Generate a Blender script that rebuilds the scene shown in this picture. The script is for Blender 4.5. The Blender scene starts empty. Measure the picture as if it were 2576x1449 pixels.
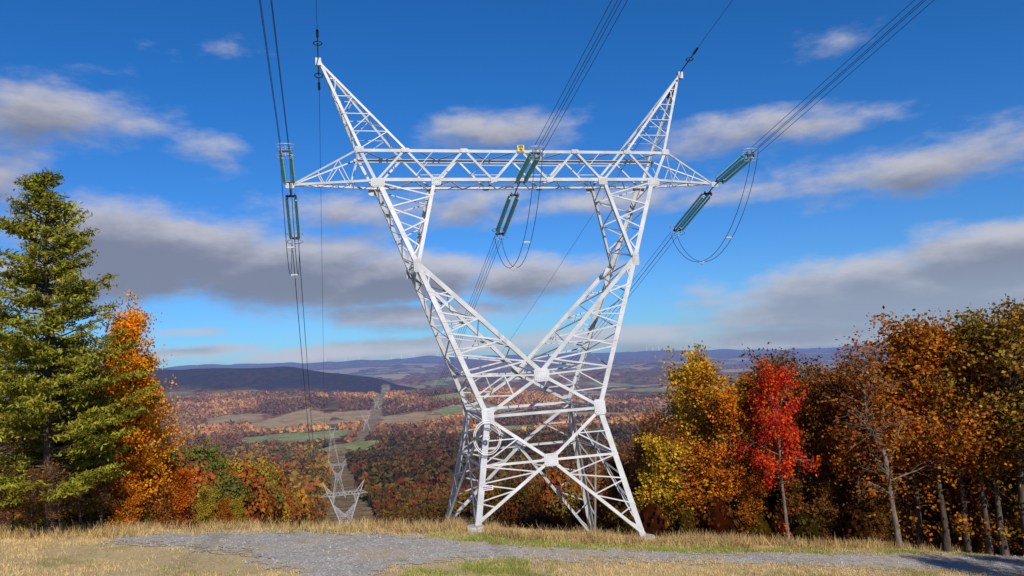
import numpy as np, bpy, math
from math import *
from mathutils import Vector, Matrix
rng=np.random.default_rng(7)
F=1852.8; PITCH=.0848; ROLL=.0599
scene=bpy.context.scene
COL=scene.collection
# ------------------------------------------------------------------ helpers
def link(o): COL.objects.link(o); return o
def mk(name,V,Fc,mat=None,attr=None,smooth=False):
    V=np.asarray(V,dtype=np.float32).reshape(-1,3); Fc=np.asarray(Fc,dtype=np.int32)
    k=Fc.shape[1]; me=bpy.data.meshes.new(name)
    me.vertices.add(len(V)); me.vertices.foreach_set('co',V.ravel())
    me.loops.add(Fc.size); me.loops.foreach_set('vertex_index',Fc.ravel())
    me.polygons.add(len(Fc)); me.polygons.foreach_set('loop_start',np.arange(0,Fc.size,k,dtype=np.int32))
    me.polygons.foreach_set('loop_total',np.full(len(Fc),k,dtype=np.int32))
    me.polygons.foreach_set('use_smooth',np.full(len(Fc),smooth,dtype=bool))
    me.update(calc_edges=True)
    if attr is not None:
        a=me.color_attributes.new('col','FLOAT_COLOR','POINT')
        c=np.ones((len(V),4),dtype=np.float32); c[:,:3]=attr; a.data.foreach_set('color',c.ravel())
    if mat: me.materials.append(mat)
    return me
def ob(name,me,parent=None,loc=(0,0,0),rot=(0,0,0),label=None,cat=None,group=None,kind=None):
    o=bpy.data.objects.new(name,me); o.location=loc; o.rotation_euler=rot
    if parent: o.parent=parent
    if label:o['label']=label
    if cat:o['category']=cat
    if group:o['group']=group
    if kind:o['kind']=kind
    return link(o)
class Buf:
    def __init__(s): s.V=[];s.Q=[];s.n=0
    def add(s,V,Q):
        V=np.asarray(V,float); s.V.append(V); s.Q.append(np.asarray(Q)+s.n); s.n+=len(V)
    def mesh(s,name,mat,off=(0,0,0),smooth=False):
        return mk(name,np.concatenate(s.V)-np.array(off),np.concatenate(s.Q),mat,smooth=smooth)
BOXQ=[[0,1,2,3],[7,6,5,4],[0,4,5,1],[1,5,6,2],[2,6,7,3],[3,7,4,0]]
def v3(*a): return np.array(a,float)
def nz(a): return a/ (np.linalg.norm(a)+1e-12)
def prism(b,p,q,o,e1,e2):
    c=[o,o+e1,o+e1+e2,o+e2]
    b.add([p+x for x in c]+[q+x for x in c],BOXQ)
def bar(b,p,q,w,n,t=.02):
    p=v3(*p);q=v3(*q);n=v3(*n); a=nz(q-p); n=nz(n-n.dot(a)*a); s=np.cross(a,n)
    if s[2]<0: s=-s
    prism(b,p,q,-s*w/2,s*w,n*t)
    prism(b,p,q,-s*w/2-n*w*.6,s*t,n*w*.6)
def corner(b,p,q,w,d1,d2,t=.04):
    p=v3(*p);q=v3(*q);a=nz(q-p)
    d1=v3(*d1);d2=v3(*d2); d1=nz(d1-d1.dot(a)*a); d2=nz(d2-d2.dot(a)*a)
    prism(b,p,q,v3(0,0,0),d1*w,d2*t); prism(b,p,q,d2*(t+.001),d1*t,d2*(w-t))
def tube(b,pts,r,k=5,closed=False):
    pts=np.asarray(pts,float); n=len(pts); r=np.broadcast_to(r,(n,))
    tan=np.gradient(pts,axis=0) if not closed else np.roll(pts,-1,0)-np.roll(pts,1,0)
    tan/=np.linalg.norm(tan,axis=1)[:,None]+1e-12
    ref=v3(0,0,1) if abs(tan[:,2]).mean()<.8 else v3(1,0,0)
    s=np.cross(tan,ref); s/=np.linalg.norm(s,axis=1)[:,None]+1e-12; u=np.cross(s,tan)
    an=np.arange(k)*2*pi/k
    V=(pts[:,None]+r[:,None,None]*(np.cos(an)[None,:,None]*s[:,None]+np.sin(an)[None,:,None]*u[:,None])).reshape(-1,3)
    m=n if closed else n-1
    i=np.repeat(np.arange(m),k); j=np.tile(np.arange(k),m); i2=(i+1)%n; j2=(j+1)%k
    b.add(V,np.stack([i*k+j,i*k+j2,i2*k+j2,i2*k+j],1))
def lerp(a,b,t): return np.asarray(a,float)*(1-t)+np.asarray(b,float)*t
def zig(b,P0,P1,Q0,Q1,n,w,nrm,horiz=False):
    for i in range(n):
        p=lerp(P0,P1,i/n);q=lerp(Q0,Q1,(i+.5)/n);p2=lerp(P0,P1,(i+1)/n)
        bar(b,p,q,w,nrm); bar(b,q,p2,w,nrm)
        if horiz and i>0: bar(b,p,lerp(Q0,Q1,i/n),w*.7,nrm)
def ss(a,b,x): t=np.clip((x-a)/(b-a),0,1); return t*t*(3-2*t)
def hashn(i,j,s): 
    h=np.sin(i*127.1+j*311.7+s*74.7)*43758.5453; return h-np.floor(h)
def vnoise(x,y,s=0):
    i=np.floor(x);j=np.floor(y);fx=x-i;fy=y-j;fx=fx*fx*(3-2*fx);fy=fy*fy*(3-2*fy)
    return (hashn(i,j,s)*(1-fx)+hashn(i+1,j,s)*fx)*(1-fy)+(hashn(i,j+1,s)*(1-fx)+hashn(i+1,j+1,s)*fx)*fy
def fbm(x,y,o=4,s=0):
    r=0;a=.5
    for k in range(o): r=r+a*vnoise(x*2**k,y*2**k,s+k*3.3); a*=.5
    return r
# ------------------------------------------------------------------ materials
def newmat(name):
    m=bpy.data.materials.new(name); m.use_nodes=True; nt=m.node_tree; nt.nodes.clear(); return m,nt
def N(nt,t,**kw):
    n=nt.nodes.new(t)
    for k,v in kw.items(): setattr(n,k,v)
    return n
def math_(nt,op,a,b=None,c=None,clamp=False):
    n=nt.nodes.new('ShaderNodeMath'); n.operation=op; n.use_clamp=clamp
    for i,x in enumerate((a,b,c)):
        if x is None: continue
        if isinstance(x,(int,float)): n.inputs[i].default_value=x
        else: nt.links.new(x,n.inputs[i])
    return n.outputs[0]
def mixc(nt,fac,a,b,mode='MIX'):
    n=nt.nodes.new('ShaderNodeMix'); n.data_type='RGBA'; n.blend_type=mode
    for i,x in ((0,fac),(6,a),(7,b)):
        if isinstance(x,(int,float)): n.inputs[i].default_value=x
        elif isinstance(x,tuple): n.inputs[i].default_value=(*x,1) if len(x)==3 else x
        else: nt.links.new(x,n.inputs[i])
    return n.outputs[2]
def noise(nt,vec,scale,detail=4,rough=.55):
    n=nt.nodes.new('ShaderNodeTexNoise'); n.inputs['Scale'].default_value=scale; n.inputs['Detail'].default_value=detail; n.inputs['Roughness'].default_value=rough
    if vec is not None: nt.links.new(vec,n.inputs['Vector'])
    return n.outputs[0]
def ramp(nt,x,a,b,smooth=True):
    n=nt.nodes.new('ShaderNodeMapRange'); n.interpolation_type='SMOOTHSTEP' if smooth else 'LINEAR'
    nt.links.new(x,n.inputs[0]); n.inputs[1].default_value=a;n.inputs[2].default_value=b
    return n.outputs[0]
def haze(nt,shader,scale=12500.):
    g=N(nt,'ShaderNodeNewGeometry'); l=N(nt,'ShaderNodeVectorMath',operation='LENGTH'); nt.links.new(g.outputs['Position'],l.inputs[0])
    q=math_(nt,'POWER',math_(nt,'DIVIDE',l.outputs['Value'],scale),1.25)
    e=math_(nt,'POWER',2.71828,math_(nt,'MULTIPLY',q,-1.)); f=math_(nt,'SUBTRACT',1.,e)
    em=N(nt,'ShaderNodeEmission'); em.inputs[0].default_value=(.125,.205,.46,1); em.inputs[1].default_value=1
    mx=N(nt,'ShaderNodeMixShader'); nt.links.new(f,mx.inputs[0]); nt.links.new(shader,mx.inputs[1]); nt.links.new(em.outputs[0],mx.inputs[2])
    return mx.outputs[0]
def out(nt,s): o=N(nt,'ShaderNodeOutputMaterial'); nt.links.new(s,o.inputs[0])
def simple(name,col,rough=.6,metal=0,var=.15,scale=3.):
    m,nt=newmat(name); b=N(nt,'ShaderNodeBsdfPrincipled'); b.inputs['Roughness'].default_value=rough; b.inputs['Metallic'].default_value=metal
    tc=N(nt,'ShaderNodeTexCoord'); f=noise(nt,tc.outputs['Object'],scale,5)
    c=mixc(nt,f,tuple(x*(1-var*2) for x in col),tuple(min(1,x*(1+var)) for x in col)); nt.links.new(c,b.inputs['Base Color'])
    out(nt,b.outputs[0]); return m
STEEL=simple('galvanised_steel',(.53,.54,.55),.5,0,.26,1.0)
FARSTEEL=simple('weathered_steel',(.32,.33,.34),.5,0,.05,.3)
FARB=simple('bright_steel',(.36,.37,.38),.5,0,.05,.3)
DARKM=simple('dark_hardware',(.06,.065,.07),.5,.3)
WIREM=simple('conductor_aluminium',(.05,.053,.06),.6,.2)
RINGM=simple('bright_hardware',(.45,.46,.48),.4,.2)
GLASSM=simple('teal_insulator_glass',(.26,.60,.48),.2,0,.3,8)
CONC=simple('concrete',(.45,.43,.39),.9,0,.2,6)
YEL=simple('yellow_sign_paint',(.75,.5,.03),.5)
BLK=simple('black_sign_paint',(.02,.02,.02),.6)
WHT=simple('white_sign_paint',(.75,.75,.75),.5)
REDP=simple('red_sign_paint',(.5,.03,.03),.5)
BLU=simple('blue_sign_paint',(.05,.12,.4),.5)
def bark(name,c1,c2):
    m,nt=newmat(name); b=N(nt,'ShaderNodeBsdfPrincipled'); b.inputs['Roughness'].default_value=.95
    tc=N(nt,'ShaderNodeTexCoord'); mp=N(nt,'ShaderNodeMapping'); mp.inputs['Scale'].default_value=(1,1,.25); nt.links.new(tc.outputs['Object'],mp.inputs[0])
    f=noise(nt,mp.outputs[0],5,6); nt.links.new(mixc(nt,ramp(nt,f,.35,.65),c1,c2),b.inputs['Base Color']); out(nt,b.outputs[0]); return m
BARK=bark('grey_brown_bark',(.035,.025,.02),(.10,.073,.058)); BARKL=bark('pale_bark',(.09,.07,.053),(.20,.165,.13)); BARKP=bark('pine_bark',(.04,.026,.018),(.10,.07,.05))
def leafmat(name,attr=False,trans=.35,far=False,nv=1.5,lo=.6,iv=.8):
    m,nt=newmat(name)
    if attr:
        a=N(nt,'ShaderNodeVertexColor'); a.layer_name='col'; base=a.outputs[0]
    else:
        a=N(nt,'ShaderNodeObjectInfo'); base=a.outputs['Color']
    g=N(nt,'ShaderNodeNewGeometry'); r=g.outputs['Random Per Island']
    hs=N(nt,'ShaderNodeHueSaturation'); nt.links.new(base,hs.inputs['Color'])
    nt.links.new(math_(nt,'MULTIPLY_ADD',r,.06,.47),hs.inputs['Hue'])
    tc=N(nt,'ShaderNodeTexCoord'); nz_=noise(nt,tc.outputs['Object'],.6,3)
    r2=math_(nt,'FRACT',math_(nt,'MULTIPLY',r,17.31))
    val=math_(nt,'ADD',math_(nt,'MULTIPLY_ADD',r2,iv,lo),math_(nt,'MULTIPLY',math_(nt,'SUBTRACT',nz_,.5),nv))
    nt.links.new(math_(nt,'MAXIMUM',val,.25),hs.inputs['Value'])
    d=N(nt,'ShaderNodeBsdfDiffuse'); t=N(nt,'ShaderNodeBsdfTranslucent'); nt.links.new(hs.outputs[0],d.inputs[0]); nt.links.new(hs.outputs[0],t.inputs[0])
    mx=N(nt,'ShaderNodeMixShader'); mx.inputs[0].default_value=trans; nt.links.new(d.outputs[0],mx.inputs[1]); nt.links.new(t.outputs[0],mx.inputs[2])
    s=mx.outputs[0]
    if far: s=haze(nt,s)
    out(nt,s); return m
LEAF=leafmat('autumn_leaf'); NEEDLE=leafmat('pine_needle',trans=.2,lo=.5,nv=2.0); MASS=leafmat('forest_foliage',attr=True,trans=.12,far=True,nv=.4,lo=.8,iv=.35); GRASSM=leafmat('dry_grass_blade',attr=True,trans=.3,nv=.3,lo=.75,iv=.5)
# ------------------------------------------------------------------ terrain
xs=np.array([-120,-80,-35,-18,-3,8,30,80,120]);zs=np.array([-7.5,-8.2,-9.9,-10.75,-11.45,-12.9,-15.3,-19.5,-22])
def zc(x): return (np.interp(x-2,xs,zs)+np.interp(x+2,xs,zs)+np.interp(x,xs,zs))/3
ty=np.array([48,52,500,930,1500,2200,3500,6000,10000,60000]);tz=np.array([0,-.5,-112,-160,-205,-243,-285,-315,-320,-330.])
def H(x,y):
    x=np.asarray(x,float);y=np.asarray(y,float)
    base=np.where(y<28,2.0+.24*(28-np.maximum(y,-30)),np.where(y<48,.10*(48-y),np.interp(y,ty,tz)))
    lat=zc(x)+11.7; fade=1-ss(150,600,y)
    z=-11.7+base+lat*fade
    z=z+(fbm(x/6,y/6,3,1)-.45)*.25*(1-ss(200,400,y))
    cl=.969*x+.247*y-14.7
    z=z+9*ss(14,60,-cl)*ss(66,150,y)*(1-ss(350,600,y))
    z=z-.033*x*ss(1200,5000,y)
    z=z+(fbm(x/180,y/180,3,5)-.45)*34*ss(150,700,y)*(1-ss(2000,3000,y))*ss(5,80,np.abs(cl))
    z=z+(fbm(x/420,y/330,3,6)-.45)*62*ss(3000,4400,y)*(1-ss(7000,9000,y))
    z=z+22*np.exp(-((x+455)/110)**2-((y-2030)/150)**2)
    z=z+(fbm(x/900,y/600,4,9)-.45)*(50*ss(1800,3000,y)+80*ss(4200,6500,y))
    top=np.interp(x,[-6000,-3500,-2340,-1800,-1150,-600],[290,285,270,245,160,0])
    z=z+top*np.exp(-((y-5600)/650)**2)
    z=z+80*np.exp(-((y-4300-500*(fbm(x/700,y*0,2,8)-.5))/600)**2)*ss(-3500,-1800,x)*(1-ss(-300,500,x))
    for yc,hh,w,s in ((7600,70,500,20),(9500,80,700,21),(13500,115,1100,22),(17500,130,1300,23),(22500,160,1700,24)):
        z=z+(hh+(fbm(x/1800+s,y*0+s,4,s)-.45)*hh*1.6)*np.exp(-((y-yc-1500*(fbm(x/3000,y*0,2,s+5)-.5))/w)**2)
    return z
rows=np.concatenate([np.arange(-30,110,.8),110*1.016**np.arange(0,350)])
cols=np.linspace(-1.35,1.35,460)
YY=np.repeat(rows[:,None],len(cols),1); XX=cols[None,:]*(YY+60)
ZZ=H(XX,YY); V=np.stack([XX,YY,ZZ],-1).reshape(-1,3)
nr,nc=YY.shape; i=np.arange((nr-1)*(nc-1)); ii=i//(nc-1); jj=i%(nc-1); a=ii*nc+jj
FIELDS=[(-463,2010,105,190,0),(-800,2720,190,250,0),(-1010,3400,190,290,1),(-760,3450,120,220,1),(-480,3300,160,240,1),(-1330,3500,150,170,1),(-200,3500,200,220,0),(-30,2600,90,150,0),(300,3100,240,220,1),(650,2800,160,180,0),(900,3600,300,250,1),(1400,3500,240,200,0),(-1250,4150,130,130,1),(-350,4050,130,120,0)]
m,nt=newmat('hillside_ground'); g=N(nt,'ShaderNodeNewGeometry'); P=g.outputs['Position']
sp=N(nt,'ShaderNodeSeparateXYZ'); nt.links.new(P,sp.inputs[0]); PX,PY,PZ=sp.outputs
dirt=mixc(nt,ramp(nt,noise(nt,P,.35,6,.65),.40,.60),(.50,.37,.18),(.38,.27,.15))
dirt=mixc(nt,ramp(nt,noise(nt,P,6.,6,.75),.35,.7),dirt,(.66,.50,.26))
dirt=mixc(nt,math_(nt,'MULTIPLY',ramp(nt,noise(nt,P,.22,4),.56,.66),.4),dirt,(.20,.22,.06))
w1=noise(nt,P,.016,8,.75); w2=noise(nt,P,.0022,5,.6)
woods=mixc(nt,ramp(nt,w1,.42,.58),(.06,.028,.015),(.38,.155,.045))
woods=mixc(nt,math_(nt,'MULTIPLY',ramp(nt,noise(nt,P,.009,6,.7),.50,.62),.5),woods,(.36,.21,.06))
woods=mixc(nt,math_(nt,'MULTIPLY',ramp(nt,w2,.50,.60),.6),woods,(.09,.07,.03))
woods=mixc(nt,ramp(nt,PY,1500,2500),mixc(nt,.5,woods,(.03,.018,.01)),woods)
vo=N(nt,'ShaderNodeTexVoronoi'); vo.inputs['Scale'].default_value=.0035; wv=N(nt,'ShaderNodeVectorMath',operation='ADD')
nn=N(nt,'ShaderNodeTexNoise'); nn.inputs['Scale'].default_value=.006; nt.links.new(P,nn.inputs['Vector']); sc=N(nt,'ShaderNodeVectorMath',operation='SCALE'); nt.links.new(nn.outputs['Color'],sc.inputs[0]); sc.inputs['Scale'].default_value=200
nt.links.new(P,wv.inputs[0]);nt.links.new(sc.outputs[0],wv.inputs[1]); nt.links.new(wv.outputs[0],vo.inputs['Vector'])
vs=N(nt,'ShaderNodeSeparateColor'); nt.links.new(vo.outputs['Color'],vs.inputs[0])
field=mixc(nt,ramp(nt,vs.outputs[0],.55,.7),(.54,.40,.22),(.28,.34,.12))
fm=math_(nt,'MULTIPLY',ramp(nt,noise(nt,P,.0009,3),.47,.51),math_(nt,'GREATER_THAN',vs.outputs[1],.42))
fm=math_(nt,'MULTIPLY',fm,math_(nt,'MULTIPLY',ramp(nt,PY,4600,5000),math_(nt,'SUBTRACT',1.,ramp(nt,PY,13000,16000))))
cloud_shadow_mask=math_(nt,'MULTIPLY',math_(nt,'MULTIPLY',ramp(nt,math_(nt,'ADD',PY,math_(nt,'MULTIPLY',noise(nt,P,.002,4),900.)),5250,5500),math_(nt,'SUBTRACT',1.,ramp(nt,PY,6000,6600))),math_(nt,'SUBTRACT',1.,ramp(nt,PX,-900,-450)))
fm=math_(nt,'MULTIPLY',fm,math_(nt,'SUBTRACT',1.,cloud_shadow_mask))
far=mixc(nt,math_(nt,'MULTIPLY',fm,.9),woods,field); far=mixc(nt,math_(nt,'MULTIPLY',cloud_shadow_mask,.86),far,(.018,.015,.018))  # cloud shadow on the left far hill, painted as near-black ground colour
wob=math_(nt,'MULTIPLY',math_(nt,'SUBTRACT',noise(nt,P,.008,4,.6),.5),2.4)
for fx,fy,rx,ry,k in FIELDS:
    s=N(nt,'ShaderNodeVectorMath',operation='SUBTRACT'); nt.links.new(P,s.inputs[0]); s.inputs[1].default_value=(fx,fy,0)
    mu=N(nt,'ShaderNodeVectorMath',operation='MULTIPLY'); nt.links.new(s.outputs[0],mu.inputs[0]); mu.inputs[1].default_value=(1/rx,1/ry,0)
    le=N(nt,'ShaderNodeVectorMath',operation='LENGTH'); nt.links.new(mu.outputs[0],le.inputs[0])
    q=math_(nt,'SUBTRACT',1.,ramp(nt,math_(nt,'ADD',le.outputs['Value'],wob),.92,1.02))
    far=mixc(nt,q,far,mixc(nt,ramp(nt,noise(nt,P,.012,4),.4,.6),(.56,.39,.19) if k else (.28,.32,.10),(.44,.29,.13) if k else (.44,.42,.17)))
lat=math_(nt,'ADD',math_(nt,'MULTIPLY',PX,.969),math_(nt,'MULTIPLY',PY,.247)); lat=math_(nt,'ADD',math_(nt,'ABSOLUTE',math_(nt,'SUBTRACT',lat,14.7)),math_(nt,'MULTIPLY',noise(nt,P,.03,3),20.))
cm=math_(nt,'MULTIPLY',math_(nt,'SUBTRACT',1.,ramp(nt,lat,30,42)),math_(nt,'SUBTRACT',1.,ramp(nt,PY,1900,2000)))
l2=math_(nt,'ADD',math_(nt,'ABSOLUTE',math_(nt,'ADD',math_(nt,'ADD',PX,463.-.145*2010),math_(nt,'MULTIPLY',PY,.145))),math_(nt,'MULTIPLY',noise(nt,P,.02,3),24.))
cm2=math_(nt,'MULTIPLY',math_(nt,'MULTIPLY',math_(nt,'SUBTRACT',1.,ramp(nt,l2,34,48)),ramp(nt,PY,1950,2050)),math_(nt,'SUBTRACT',1.,ramp(nt,PY,5200,5400)))
cor=mixc(nt,ramp(nt,noise(nt,P,.05,6,.75),.40,.62),(.24,.15,.075),(.48,.36,.18))
far=mixc(nt,math_(nt,'MULTIPLY',math_(nt,'MAXIMUM',cm,cm2),.9),far,cor)
c=mixc(nt,ramp(nt,PY,60,90),dirt,far)
d=N(nt,'ShaderNodeBsdfDiffuse'); nt.links.new(c,d.inputs[0])
bp=N(nt,'ShaderNodeBump'); bp.inputs['Strength'].default_value=.6; bp.inputs['Distance'].default_value=.10; nt.links.new(noise(nt,P,5,6,.75),bp.inputs['Height'])
bp2=N(nt,'ShaderNodeBump'); bp2.inputs['Strength'].default_value=1.; bp2.inputs['Distance'].default_value=35; nt.links.new(math_(nt,'MULTIPLY',w1,ramp(nt,PY,300,900)),bp2.inputs['Height']); nt.links.new(bp.outputs[0],bp2.inputs['Normal']); nt.links.new(bp2.outputs[0],d.inputs['Normal'])
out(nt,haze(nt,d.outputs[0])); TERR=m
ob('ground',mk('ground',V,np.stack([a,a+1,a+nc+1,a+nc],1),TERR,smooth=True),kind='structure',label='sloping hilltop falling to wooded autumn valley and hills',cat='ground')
def ray(px,py):
    a=(px-1288)/F;b=(724.5-py)/F; x=a*cos(ROLL)+b*sin(ROLL);u=-a*sin(ROLL)+b*cos(ROLL)
    return v3(x,cos(PITCH)-u*sin(PITCH),sin(PITCH)+u*cos(PITCH))
def survey(px,py):
    r=ray(px,py); t=np.linspace(20,75,1200); z=H(r[0]*t,r[1]*t); k=np.argmax(r[2]*t<=z); return r[0]*t[k],r[1]*t[k]
top=np.array([survey(*p) for p in [(300,1352),(420,1343),(600,1337),(800,1337),(1000,1343),(1150,1357),(1300,1370),(1500,1380),(1800,1388),(2100,1392),(2576,1400),(2700,1402)]])
bot=np.array([survey(*p) for p in [(300,1366),(440,1376),(600,1394),(690,1425),(740,1465),(900,1465),(970,1432),(1070,1418),(1250,1410),(1500,1412),(1800,1416),(2100,1428),(2576,1448),(2700,1452)]])
bot=bot[np.argsort(bot[:,0])]
DIRT=[(survey(520,1392),6.5,3.2),(survey(640,1425),3.5,2.),(survey(360,1375),5,2)]
def baredirt(x,y):
    n=(fbm(x/1.3,y/1.3,3,47)-.45)*1.6; r=np.zeros(np.shape(x),bool)
    for (cx,cy),rx,ry in DIRT: r|=((x-cx)/rx)**2+((y-cy)/ry)**2+n<1
    return r
def inroad(x,y,mrg=0,frag=True):
    yt=np.interp(x,top[:,0],top[:,1]);yb=np.interp(x,bot[:,0],bot[:,1]); m=(x>top[0,0])
    w=(fbm(x/1.5,y/1.5,3,41)-.45)*2.2
    r=m&(y<yt+w*.6+mrg)&(y>yb+w-mrg)
    if frag:
        e=np.minimum(yt-y,y-yb); n=fbm(x/.5,y/.35,3,43); r=r&(n<.44+.12*np.maximum(e+.1,-.8)) 
    return r
gx,gy=np.meshgrid(np.arange(-32,48,.16),np.arange(26,60,.16)); msk=inroad(gx,gy,.8)
gz=H(gx,gy)+.03; V=np.stack([gx,gy,gz],-1).reshape(-1,3); R_,C_=gx.shape
idx=np.arange(R_*C_).reshape(R_,C_); mm=msk[:-1,:-1]; a=idx[:-1,:-1][mm]; Q=np.stack([a,a+1,a+C_+1,a+C_],1)
m,nt=newmat('crushed_gravel'); g=N(nt,'ShaderNodeNewGeometry'); P=g.outputs['Position']
vo=N(nt,'ShaderNodeTexVoronoi'); vo.inputs['Scale'].default_value=15; nt.links.new(P,vo.inputs['Vector']); vs=N(nt,'ShaderNodeSeparateColor'); nt.links.new(vo.outputs['Color'],vs.inputs[0])
c=mixc(nt,vs.outputs[0],(.24,.22,.19),(.62,.57,.50)); c=mixc(nt,math_(nt,'MULTIPLY',ramp(nt,noise(nt,P,1.2,6,.75),.45,.62),.45),c,(.22,.205,.185)); c=mixc(nt,math_(nt,'MULTIPLY',ramp(nt,noise(nt,P,.3,6,.7),.48,.61),.65),c,(.50,.37,.22))
c=mixc(nt,math_(nt,'MULTIPLY',ramp(nt,noise(nt,P,.6,5),.58,.7),.35),c,(.24,.24,.08))
b=N(nt,'ShaderNodeBsdfDiffuse'); nt.links.new(c,b.inputs[0]); bp=N(nt,'ShaderNodeBump'); bp.inputs['Strength'].default_value=.55; bp.inputs['Distance'].default_value=.035; nt.links.new(vo.outputs['Distance'],bp.inputs['Height']); nt.links.new(bp.outputs[0],b.inputs['Normal']); out(nt,b.outputs[0]); GRAVEL=m
ob('gravel_road',mk('gravel_road',V,Q,m,smooth=True),kind='structure',label='rough grey gravel access track through dry grass',cat='road')
R=np.random.default_rng(5); n=26000; x=R.uniform(-30,46,n); y=R.uniform(27,54,n); ok=inroad(x,y,1.2,False); x=x[ok];y=y[ok]; n=len(x)
s=R.uniform(.015,.05,n)*(1+1.2*(R.random(n)<.06)); base=np.array([[1,0,0],[0,1,0],[-1,0,0],[0,-1,0],[0,0,.8]],float); an=R.uniform(0,6.28,n)
Vs=base[None]*s[:,None,None]*R.uniform(.6,1.3,(n,5,1)); ca,sa=np.cos(an)[:,None],np.sin(an)[:,None]; Vs=np.stack([Vs[...,0]*ca-Vs[...,1]*sa,Vs[...,0]*sa+Vs[...,1]*ca,Vs[...,2]],-1)+np.stack([x,y,H(x,y)+.035],-1)[:,None]
tr=np.array([[0,1,4],[1,2,4],[2,3,4],[3,0,4]]); Q=(np.arange(n)*5)[:,None,None]+tr[None]
STONE=simple('grey_stone',(.42,.395,.36),.9,0,.35,9)
ob('gravel_stones',mk('gravel_stones',Vs.reshape(-1,3),Q.reshape(-1,3),STONE),kind='stuff',label='loose crushed grey stones scattered over the track',cat='gravel')
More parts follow.
